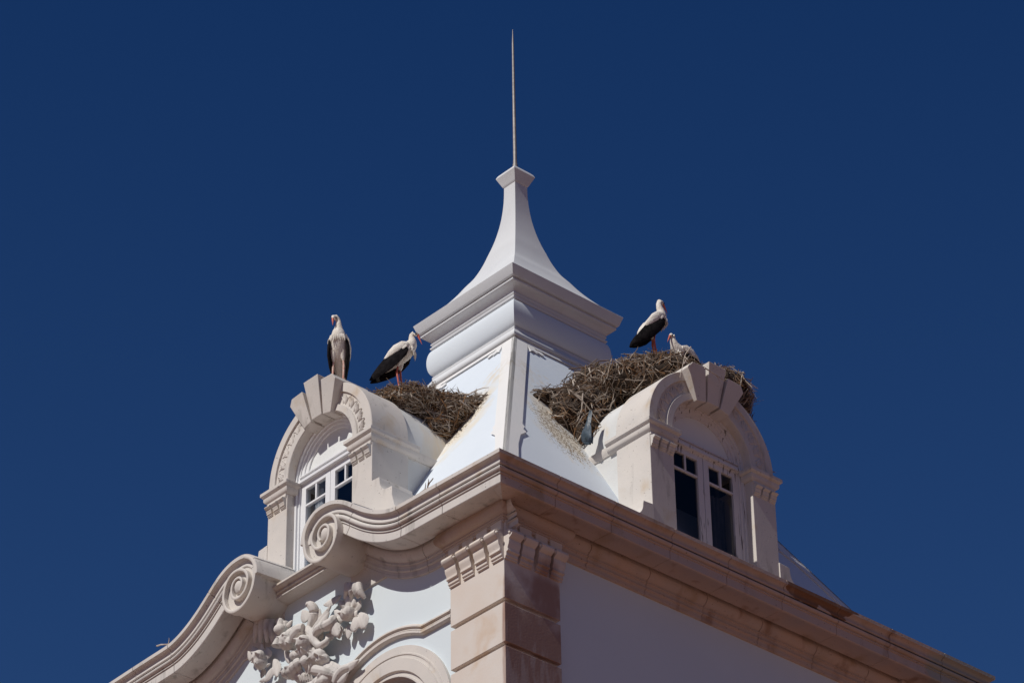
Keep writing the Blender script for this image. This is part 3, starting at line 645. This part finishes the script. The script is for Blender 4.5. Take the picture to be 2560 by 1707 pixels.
for items in ORN:
    m_ = MB()
    for it in items:
        if it[0] == 'b':
            c, r = it[1], it[2]; ph0 = random.random() * 6.28
            m_.ell(c, r, 14, 9, fn=lambda th, ph: 1 + 0.07 * math.cos(3 * ph + ph0) * math.sin(th))
            if max(r) > 0.095:                            # folded petals wrapped round a bud
                for q in range(3):
                    a = ph0 + q * 2.09; d = Vector((math.cos(a), -0.55, math.sin(a))).normalized()
                    leafm(m_, Vector(c) - Vector((d.x * r[0] * .2, -.02, d.z * r[2] * .2)) + Vector((d.x * r[0] * 1.0, 0, d.z * r[2] * 1.0)), Vector(c) + Vector((-d.z * r[0] * .7, -r[1] * .95, d.x * r[2] * .7)), r[0] * .55, .02, (d.x, -1.2, d.z), .03, 7, -.2)
        elif it[0] == 'l':
            leafm(m_, it[1], it[2], it[3], it[6], (0.08, -1, 0.25), it[4], 8, -it[5])
        else:
            pts = it[1]; rd_ = list(it[2])
            if len(pts) > 2: pr = crom([tuple(p) + (r,) for p, r in zip(pts, rd_)], 3); pts = [p[:3] for p in pr]; rd_ = [p[3] for p in pr]
            m_.tube(pts, rd_, 9)
    o = m_.build('carved_garland', STONE_P, B, 0, loc=UP)
    rmz = o.modifiers.new('merge', 'REMESH'); rmz.mode = 'VOXEL'; rmz.voxel_size = 0.0095; rmz.use_smooth_shade = True
    sm = o.modifiers.new('soften', 'SMOOTH'); sm.factor = 0.5; sm.iterations = 1
# ------------------------------------------------------------------ nests
NR = [((3.0, 0.0, .92), (.95, 1.0, .40)), ((2.42, -.52, .90), (.62, .62, .50)), ((2.45, -.95, .42), (.48, .55, .52)), ((2.72, -1.0, .0), (.24, .34, .42)), ((2.06, -1.18, .72), (.28, .46, .22)), ((3.62, .72, .93), (.5, .6, .42)), ((3.55, .95, .55), (.35, .45, .40)), ((3.5, -.2, .83), (.55, .6, .40)), ((2.45, .95, 1.25), (.65, .65, .50))]  # last mound: added at the unseen back to shade the right roof slope
NL = [((.42, -2.80, .66), (.80, .66, .25)), ((.95, -2.35, .56), (.42, .42, .34)), ((1.0, -2.52, .30), (.20, .28, .28)), ((1.2, -2.0, .70), (.25, .22, .22)), ((-.05, -3.05, .72), (.5, .4, .14))]
SR = [[(2.73, -1.45, 0.53), (2.87, -1.3, 0.3), (3.0, -1.09, -0.09)], [(2.85, -1.33, 0.49), (2.81, -1.35, 0.16), (2.76, -1.39, 0.02)], [(2.94, -1.2, 0.18), (2.97, -0.95, 0.31), (2.89, -0.45, 0.51)], [(2.69, -1.46, 0.57), (2.84, -1.35, 0.42)], [(2.29, -1.48, 0.2), (2.57, -1.49, 0.21), (2.67, -1.42, 0.15)], [(2.97, -0.91, 0.3), (3.0, -0.82, 0.64), (3.04, -0.9, 0.69)], [(2.7, -1.32, -0.26), (2.88, -1.31, -0.13)], [(2.12, -1.58, 0.56), (2.2, -1.6, 0.62)], [(2.13, -1.56, 0.55), (2.27, -1.51, 0.38), (2.45, -1.51, 0.21), (2.6, -1.46, 0.17)], [(2.85, -1.17, -0.37), (2.96, -1.18, -0.14), (2.99, -1.11, -0.08)], [(2.67, -1.07, -0.46), (2.83, -1.09, -0.42), (2.93, -1.0, -0.32)], [(2.73, -1.4, 0.65), (2.49, -1.18, 0.97), (2.7, -1.32, 0.78)], [(2.93, -1.19, 0.38), (2.96, -1.02, 0.54), (2.92, -0.87, 0.67)], [(3.25, -0.67, 0.58), (3.55, -0.76, 0.61), (3.63, -0.74, 0.59)], [(3.03, -0.74, 0.6), (2.94, -0.58, 0.55), (2.85, -0.53, 0.48)], [(2.77, -1.2, 0.81), (2.79, -1.08, 0.91), (2.93, -1.03, 0.84)], [(2.89, -0.49, 0.51), (2.95, -0.36, 0.5)], [(2.74, -1.1, 0.99), (3.01, -0.95, 1.13), (3.52, -0.9, 0.95)], [(2.7, -1.05, 1.14), (2.79, -1.08, 0.91)], [(3.41, -0.93, 0.81), (3.51, -0.89, 1.0)], [(3.46, -0.92, 0.98), (3.54, -0.9, 1.05), (3.6, -0.81, 1.01)]]
SLS = [[(0.92, -3.32, 0.56), (1.03, -3.24, 0.57), (1.14, -3.14, 0.59)], [(0.81, -3.4, 0.58), (0.93, -3.36, 0.62)], [(1.08, -3.17, 0.56), (1.09, -3.01, 0.5), (1.05, -2.81, 0.45)], [(1.16, -2.76, 0.51), (1.24, -2.73, 0.59)], [(1.25, -2.72, 0.61), (1.35, -2.6, 0.59), (1.39, -2.49, 0.64)], [(0.98, -2.88, 0.44), (1.14, -2.79, 0.35), (1.13, -2.74, 0.12)], [(1.39, -2.5, 0.59), (1.42, -2.36, 0.52), (1.4, -2.27, 0.46)], [(1.42, -2.36, 0.58), (1.42, -2.33, 0.52)], [(1.2, -2.55, 0.11), (1.25, -2.57, 0.32)], [(1.22, -2.48, 0.16), (1.29, -2.5, 0.32), (1.31, -2.56, 0.38)], [(0.87, -2.9, 0.41), (0.83, -2.79, 0.4), (0.76, -2.76, 0.39)], [(1.36, -2.44, 0.74), (1.45, -2.34, 0.75), (1.56, -2.28, 0.8), (1.68, -2.16, 0.82)], [(1.39, -2.48, 0.64), (1.33, -2.44, 0.78), (1.31, -2.5, 0.83)], [(0.86, -3.12, 0.44), (0.89, -2.96, 0.42), (0.98, -2.89, 0.44)]]

def inside(p, N, k=1.0):
    return any(sum(((p[i] - c[i]) / (r[i] * k)) ** 2 for i in range(3)) < 1 for c, r in N)
def in_building(p, right):
    x, y, z = p
    if max(abs(x), abs(y)) < rz(z) - .02: return True
    if right: return x < 4.1 and ((y - .03) / 1.066) ** 2 + max(z + .51, 0) ** 2 < 1.19 ** 2 and x > 0
    return y > -4.05 and x * x + max(z + .40, 0) ** 2 < 1.19 ** 2 and y < 0
def rnd(): 
    return Vector((random.gauss(0, 1), random.gauss(0, 1), random.gauss(0, 1))).normalized()
def twig(mb, p, d, ln, r, mi, bend=.25, fork=False):
    side = d.cross(rnd()).normalized(); mb.mi = mi
    a = p - d * ln * .5; b = p + d * ln * .5; m1 = p + side * ln * bend * random.uniform(-.4, .4); 
    mb.tube([a, a.lerp(m1, .55) + side * ln * .03 * random.gauss(0, 1), m1, m1.lerp(b, .5) + rnd() * ln * .05, b], [r, r * .95, r * .85, r * .7, r * .4], 4)
    if fork:
        q = m1.lerp(b, .4); dd = (d + rnd() * .8).normalized(); mb.tube([q, q + dd * ln * .15, q + (dd + rnd() * .3) * ln * .3], [r * .6, r * .5, r * .2], 4)
def nest(name, label, N, n, right, loc, sticks):
    E_ = empty(name, loc); tag(E_, label, 'nest', 'stork nests behind the dormer arches'); off = tuple(-c for c in loc)
    co = MB()
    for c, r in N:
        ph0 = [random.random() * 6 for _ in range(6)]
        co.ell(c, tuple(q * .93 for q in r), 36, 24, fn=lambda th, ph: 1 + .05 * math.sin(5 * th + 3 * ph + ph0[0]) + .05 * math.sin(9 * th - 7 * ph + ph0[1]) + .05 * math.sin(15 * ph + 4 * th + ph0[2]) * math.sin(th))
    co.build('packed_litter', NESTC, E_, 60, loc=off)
    tw = MB(); vol = [r[0] * r[1] + r[1] * r[2] + r[0] * r[2] for c, r in N]; made = 0
    view = Vector((.64, -.62, -.45))
    while made < n:
        c, r = random.choices(N, vol)[0]; u = rnd()
        nr = Vector((u.x / r[0], u.y / r[1], u.z / r[2])).normalized()
        if nr.dot(view) < -.45 and nr.z < .2 and random.random() < .8: continue
        k = random.uniform(.93, 1.04); p = Vector((c[0] + u.x * r[0] * k, c[1] + u.y * r[1] * k, c[2] + u.z * r[2] * k))
        if inside(p, N, .93) or in_building(p, right): continue
        t = rnd(); t = (t - nr * t.dot(nr) * .8)
        flat = .35 if nr.z > .5 else .75
        t = Vector((t.x, t.y, t.z * flat)).normalized()
        ln = random.choice((.10, .14, .18, .22, .28, .36, .48)) * random.uniform(.7, 1.2); rr = random.choice((.0035, .0045, .0055, .007, .0085, .011)) * random.uniform(.8, 1.15)
        low = (p.z < (.35 if right else .45)) or p.x + p.y < (.4 if right else -9)
        mi = random.choices((0, 1, 2, 3), (3, 4, 1.1, 1.8 if low else .5))[0]
        twig(tw, p, t, ln, rr, mi, .3, random.random() < .25); made += 1
    # fine bristle of grass and rootlets
    for _ in range(n // 2):
        c, r = random.choices(N, vol)[0]; u = rnd(); p = Vector((c[0] + u.x * r[0] * .98, c[1] + u.y * r[1] * .98, c[2] + u.z * r[2] * .98))
        if inside(p, N, .92) or in_building(p, right): continue
        tw.mi = random.choice((1, 1, 3, 0)); d = (rnd() + u * .5).normalized(); ln = random.uniform(.05, .12)
        tw.tube([p, p + d * ln * .5 + rnd() * .01, p + d * ln + rnd() * .02], [.003, .0025, .0012], 3)
    o = tw.build('twigs', TWIG, E_, 0, loc=off); o['kind'] = 'stuff'
    for i, s in enumerate(sticks):
        b_ = MB(); pts = crom([tuple(q) for q in s], 4) if len(s) > 2 else [s[0], tuple(.5 * (a + b) + random.uniform(-.01, .01) for a, b in zip(s[0], s[-1])), s[-1]]
        r0 = random.choice((.011, .014, .017)); m = len(pts); b_.tube([Vector(q) + rnd() * .006 for q in pts], [r0 * (1 - .65 * j / (m - 1)) for j in range(m)], 6)
        q = Vector(pts[m // 2]); dd = (Vector(pts[-1]) - Vector(pts[0])).normalized(); d2 = (dd + rnd() * .7).normalized()
        b_.tube([q, q + d2 * .07, q + d2 * .13 + rnd() * .02], [r0 * .6, r0 * .45, r0 * .2], 5)
        b_.build('stick', TWIG[(0, 2, 0, 2, 1)[i % 5]], E_, 60, loc=off)
    return E_
nest('stork_nest', 'huge twig nest bulging over the dormer with peeling window paint, two storks on it', NR, 3600, True, (3.0, 0.0, .9),
     SR + [[(4.33, -.50, .93), (4.30, -.61, .73), (4.28, -.71, .33)], [(4.3, -.63, .59), (4.3, -.51, .79), (4.25, -.39, .86), (4.2, -.2, .90)], [(4.41, -.31, .60), (4.41, .16, .54)], [(3.7, 1.05, .35), (3.9, 1.32, .25), (3.95, 1.42, .0)], [(3.8, 1.2, .45), (3.95, 1.38, .18)], [(3.9, 1.26, -.05), (4.0, 1.42, .05)], [(4.0, 1.30, -.35), (4.05, 1.45, -.33)]])
nest('stork_nest', 'smaller flat twig nest wedged between the sunlit dormer vault and the roof slope', NL, 2300, False, (.42, -2.8, .6),
     SLS + [[(-.05, -3.4, .95), (.06, -3.4, .86), (.14, -3.4, .78)]])
def stray(label, pts, r, m):
    b_ = MB(); P_ = crom(pts, 3); base = Vector(P_[0]); b_.tube([Vector(q) - base + rnd() * .004 for q in P_], [r * (1 - .5 * j / (len(P_) - 1)) for j in range(len(P_))], 6)
    q = Vector(P_[len(P_) // 2]) - base; b_.tube([q, q + Vector((.03, -.01, .05)), q + Vector((.04, -.02, .09))], [r * .6, r * .5, r * .2], 5)
    tag(b_.build('fallen_twig', m, None, 60, loc=base), label, 'twig', 'twigs dropped on the cornice')
stray('pale twig sticking out above the curved cornice below the lower stone volute', [(-3.12, -4.6, -2.45), (-3.02, -4.6, -2.47), (-2.8, -4.55, -2.53), (-2.6, -4.5, -2.56)], .013, TWIG[2])
stray('long dark twig lying in the gutter beside the sunlit dormer', [(2.70, -4.5, -2.50), (2.92, -4.5, -2.47), (3.2, -4.5, -2.52)], .014, TWIG[0])
stray('short upright brown twig in the gutter at the foot of the roof slope', [(2.72, -4.3, -2.5), (2.75, -4.3, -2.25), (2.87, -4.3, -2.18)], .014, TWIG[1])
# torn plastic caught in the larger nest
rg = MB(); rs = []
PL_ = [(3.10, -1.42, .02, .03), (3.08, -1.44, -.10, .045), (3.06, -1.45, -.22, .05), (3.05, -1.46, -.32, .085), (3.06, -1.46, -.42, .10), (3.09, -1.45, -.50, .07), (3.12, -1.44, -.55, .02)]
for i, (x, y, z, r) in enumerate(PL_):
    rs.append([(x - 3.1 + r * math.cos(a) * (1 + .4 * math.sin(3 * a + i)), y + 1.42 + r * .5 * math.sin(a) * (1 + .4 * math.cos(2 * a + i * 1.7)), z + .03 * math.sin(4 * a + i)) for a in [2 * math.pi * k / 12 for k in range(12)]])
rg.rings(rs, True); tag(rg.build('plastic_rag', RAG, None, 50, loc=(3.1, -1.42, 0)), 'torn blue grey plastic rag hanging from the larger nest', 'rag')
# ------------------------------------------------------------------ storks: each one continuous mesh, standing or sitting
def stork(label, loc, head_dir, pitch=0.0, neck=(), bill=(1, 0, -.3), blen=.17, s=1.0, sit=False, legs=True, spread=.055, bib=10, pale=False):
    mb = MB(); hz = .50 if not sit else .16; dz = 0 if not sit else -.40
    rp = Matrix.Rotation(-pitch, 3, 'Y')
    def T(p): 
        v = Vector(p) + Vector((0, 0, dz)) - Vector((0, 0, hz)); return rp @ v + Vector((0, 0, hz))
    up_ = rp @ Vector((0, 0, 1))
    body = [((-.40, 0, .425), .02, .012), ((-.34, 0, .44), .06, .028), ((-.24, 0, .475), .085, .06), ((-.12, 0, .525), .105, .095), ((0, 0, .575), .122, .12), ((.10, 0, .62), .122, .125), ((.18, 0, .665), .105, .108), ((.235, 0, .71), .08, .085)]
    sec = [(T(c) * s, a * s, b * s, up_) for c, a, b in body]
    nb = T((.262, 0, .755)); nk = [((0, 0, 0), .058, .06)] + list(neck)
    for c, a, b in nk: sec.append(((nb + Vector(c)) * s, a * s, b * s, (-1, 0, .3)))
    mb.mi = 0; mb.loft(sec, 14)
    hd = (nb + Vector(neck[-2][0])) * s; bd_ = Vector(bill).normalized()
    b0 = (nb + Vector(neck[-1][0])) * s - bd_ * .02 * s
    mb.mi = 2; mb.tube([b0, b0 + bd_ * .05 * s, b0 + bd_ * blen * .6 * s, b0 + bd_ * blen * s], [.020 * s, .017 * s, .010 * s, .002 * s], 8)
    side = bd_.cross(Vector((0, 0, 1))); side = side.normalized() if side.length > .1 else Vector((0, 1, 0))
    mb.mi = 3
    for sg in (-1, 1): mb.ell(hd + side * sg * .029 * s + bd_ * .012 * s, (.016 * s, .012 * s, .013 * s), 8, 6)
    for sg in (-1, 1):                                     # folded wing: white coverts over black flight feathers
        def W(x, y, z): return T((x, sg * y, z)) * s
        mb.mi = 1
        out_ = rp @ Vector((0, sg, 0))
        fl_ = [((.15, .112, .595), .016, .03), ((.07, .130, .56), .024, .085), ((-.06, .132, .51), .026, .108), ((-.20, .112, .455), .026, .108), ((-.33, .085, .41), .022, .085), ((-.45, .055, .37), .016, .052), ((-.53, .035, .345), .006, .012)]
        mb.loft([(W(*c), a * s, b * s, up_) for c, a, b in fl_], 10)
        for q in range(5):                                 # feather ends
            mb.loft([(W(-.2 - .03 * q, .115 - .012 * q, .47 - .02 * q), .008 * s, .03 * s, up_), (W(-.33 - .02 * q, .095 - .01 * q, .40 - .012 * q), .010 * s, .028 * s, up_), (W(-.42 - .026 * q, .07 - .008 * q, .355 - .004 * q), .004 * s, .008 * s, up_)], 6)
        mb.mi = 0
        cv_ = [((.19, .095, .68), .02, .03), ((.12, .120, .672), .028, .066), ((.0, .137, .635), .030, .074), ((-.10, .130, .592), .028, .060), ((-.19, .110, .553), .02, .036), ((-.25, .092, .525), .008, .012)]
        mb.loft([(W(*c), a * s, b * s, up_) for c, a, b in cv_], 10)
        for q in range(7):                                 # scalloped lower edge of the coverts
            x = .12 - .055 * q; z = .605 - .021 * q
            mb.loft([(W(x + .03, .137 - .004 * q, z + .03), .006 * s, .02 * s, up_), (W(x - .01, .146 - .005 * q, z + .005), .008 * s, .020 * s, up_), (W(x - .055, .142 - .006 * q, z - .022), .003 * s, .006 * s, up_)], 6)
    mb.mi = 0                                              # shaggy bib
    for q in range(bib):
        a = (q / max(1, bib - 1) - .5) * 2; p = T((.20 + .03 * math.cos(a), .07 * a, .64 - .04 * (q % 2))) * s
        e = p + Vector((.015, .035 * a, -.10 - .03 * random.random())) * s
        mb.tube([p, p.lerp(e, .5) + Vector((.018, 0, 0)) * s, e], [.020 * s, .016 * s, .002 * s], 5)
    if not sit:
        for sg in (-1, 1):
            lx = .02 if sg > 0 else -.015; hp = T((-.02, sg * .06, .50)) * s
            kn = Vector((-.035 + lx, sg * spread, .275)) * s; ft = Vector((lx, sg * spread, .012)) * s
            mb.mi = 0; mb.tube([hp + Vector((.01, 0, .04)) * s, hp, hp.lerp(kn, .35), hp.lerp(kn, .62)], [.055 * s, .05 * s, .034 * s, .010 * s], 10)
            mb.mi = 4 if pale else 2; mb.tube([hp.lerp(kn, .5), kn + Vector((0, 0, .012)) * s, kn - Vector((0, 0, .012)) * s, ft], [.0125 * s, .015 * s, .016 * s, .0115 * s], 8)
            mb.ell(kn, (.019 * s, .019 * s, .022 * s), 8, 6)
            for an in (-.5, 0, .5, math.pi):
                l_ = .075 if an != math.pi else .03
                mb.tube([ft, ft + Vector((math.cos(an) * l_ * .5, math.sin(an) * l_ * .5, .004)) * s, ft + Vector((math.cos(an) * l_, math.sin(an) * l_, -.008)) * s], [.010 * s, .008 * s, .004 * s], 6)
    o = mb.build('stork', [FW, FB, RED, BLK, PINK], None, 60, loc=loc)
    o.rotation_euler = (0, 0, math.atan2(head_dir[1], head_dir[0])); tag(o, label, 'stork', 'white storks'); return o
VW = Vector((.738, -.675)); RT = Vector((.667, .745))       # level directions towards the street corner and along the skyline
d1 = VW * .97 - RT * .06
stork('stork facing the street, bill tucked to its breast, standing on the sunlit dormer keystone', (.33, -3.99, .803), d1, R(42),
      [((.015, .0, .05), .044, .046), ((.01, .0, .10), .036, .038), ((.015, -.012, .145), .034, .035), ((.035, -.04, .172), .038, .037), ((.062, -.062, .152), .036, .034), ((.078, -.07, .118), .020, .020)], (.25, .02, -1), .15, 1.10, spread=.075, bib=14, pale=True)
stork('stork in profile with its bill pointing down, standing on the smaller flat nest', (.68, -3.05, .895), RT * .95 + VW * .12, R(19),
      [((-.005, 0, .03), .048, .05), ((-.012, 0, .065), .038, .04), ((-.008, 0, .098), .036, .038), ((.018, 0, .122), .042, .042), ((.056, 0, .118), .037, .035), ((.082, 0, .096), .020, .020)], (.36, 0, -1), .20, 1.05, bib=16)
stork('stork standing on the larger nest with its head turned away', (3.43, -.335, 1.235), RT * .85 - VW * .42, R(27),
      [((-.015, 0, .04), .05, .052), ((-.028, 0, .08), .042, .044), ((-.03, 0, .125), .039, .041), ((-.018, .0, .165), .046, .044), ((.022, .01, .168), .040, .037), ((.048, .015, .152), .020, .020)], (.8, .6, -.5), .18, 1.06, bib=8)
stork('stork sitting low in the larger nest with its red bill pointing down', (3.79, -.07, .99), -RT * .62 + VW * .72, R(-4),
      [((.01, 0, .03), .055, .058), ((.02, 0, .06), .042, .044), ((.015, 0, .092), .038, .04), ((.03, 0, .122), .044, .043), ((.064, 0, .120), .038, .036), ((.088, 0, .100), .021, .021)], (.50, 0, -1), .19, .98, sit=True, bib=8)
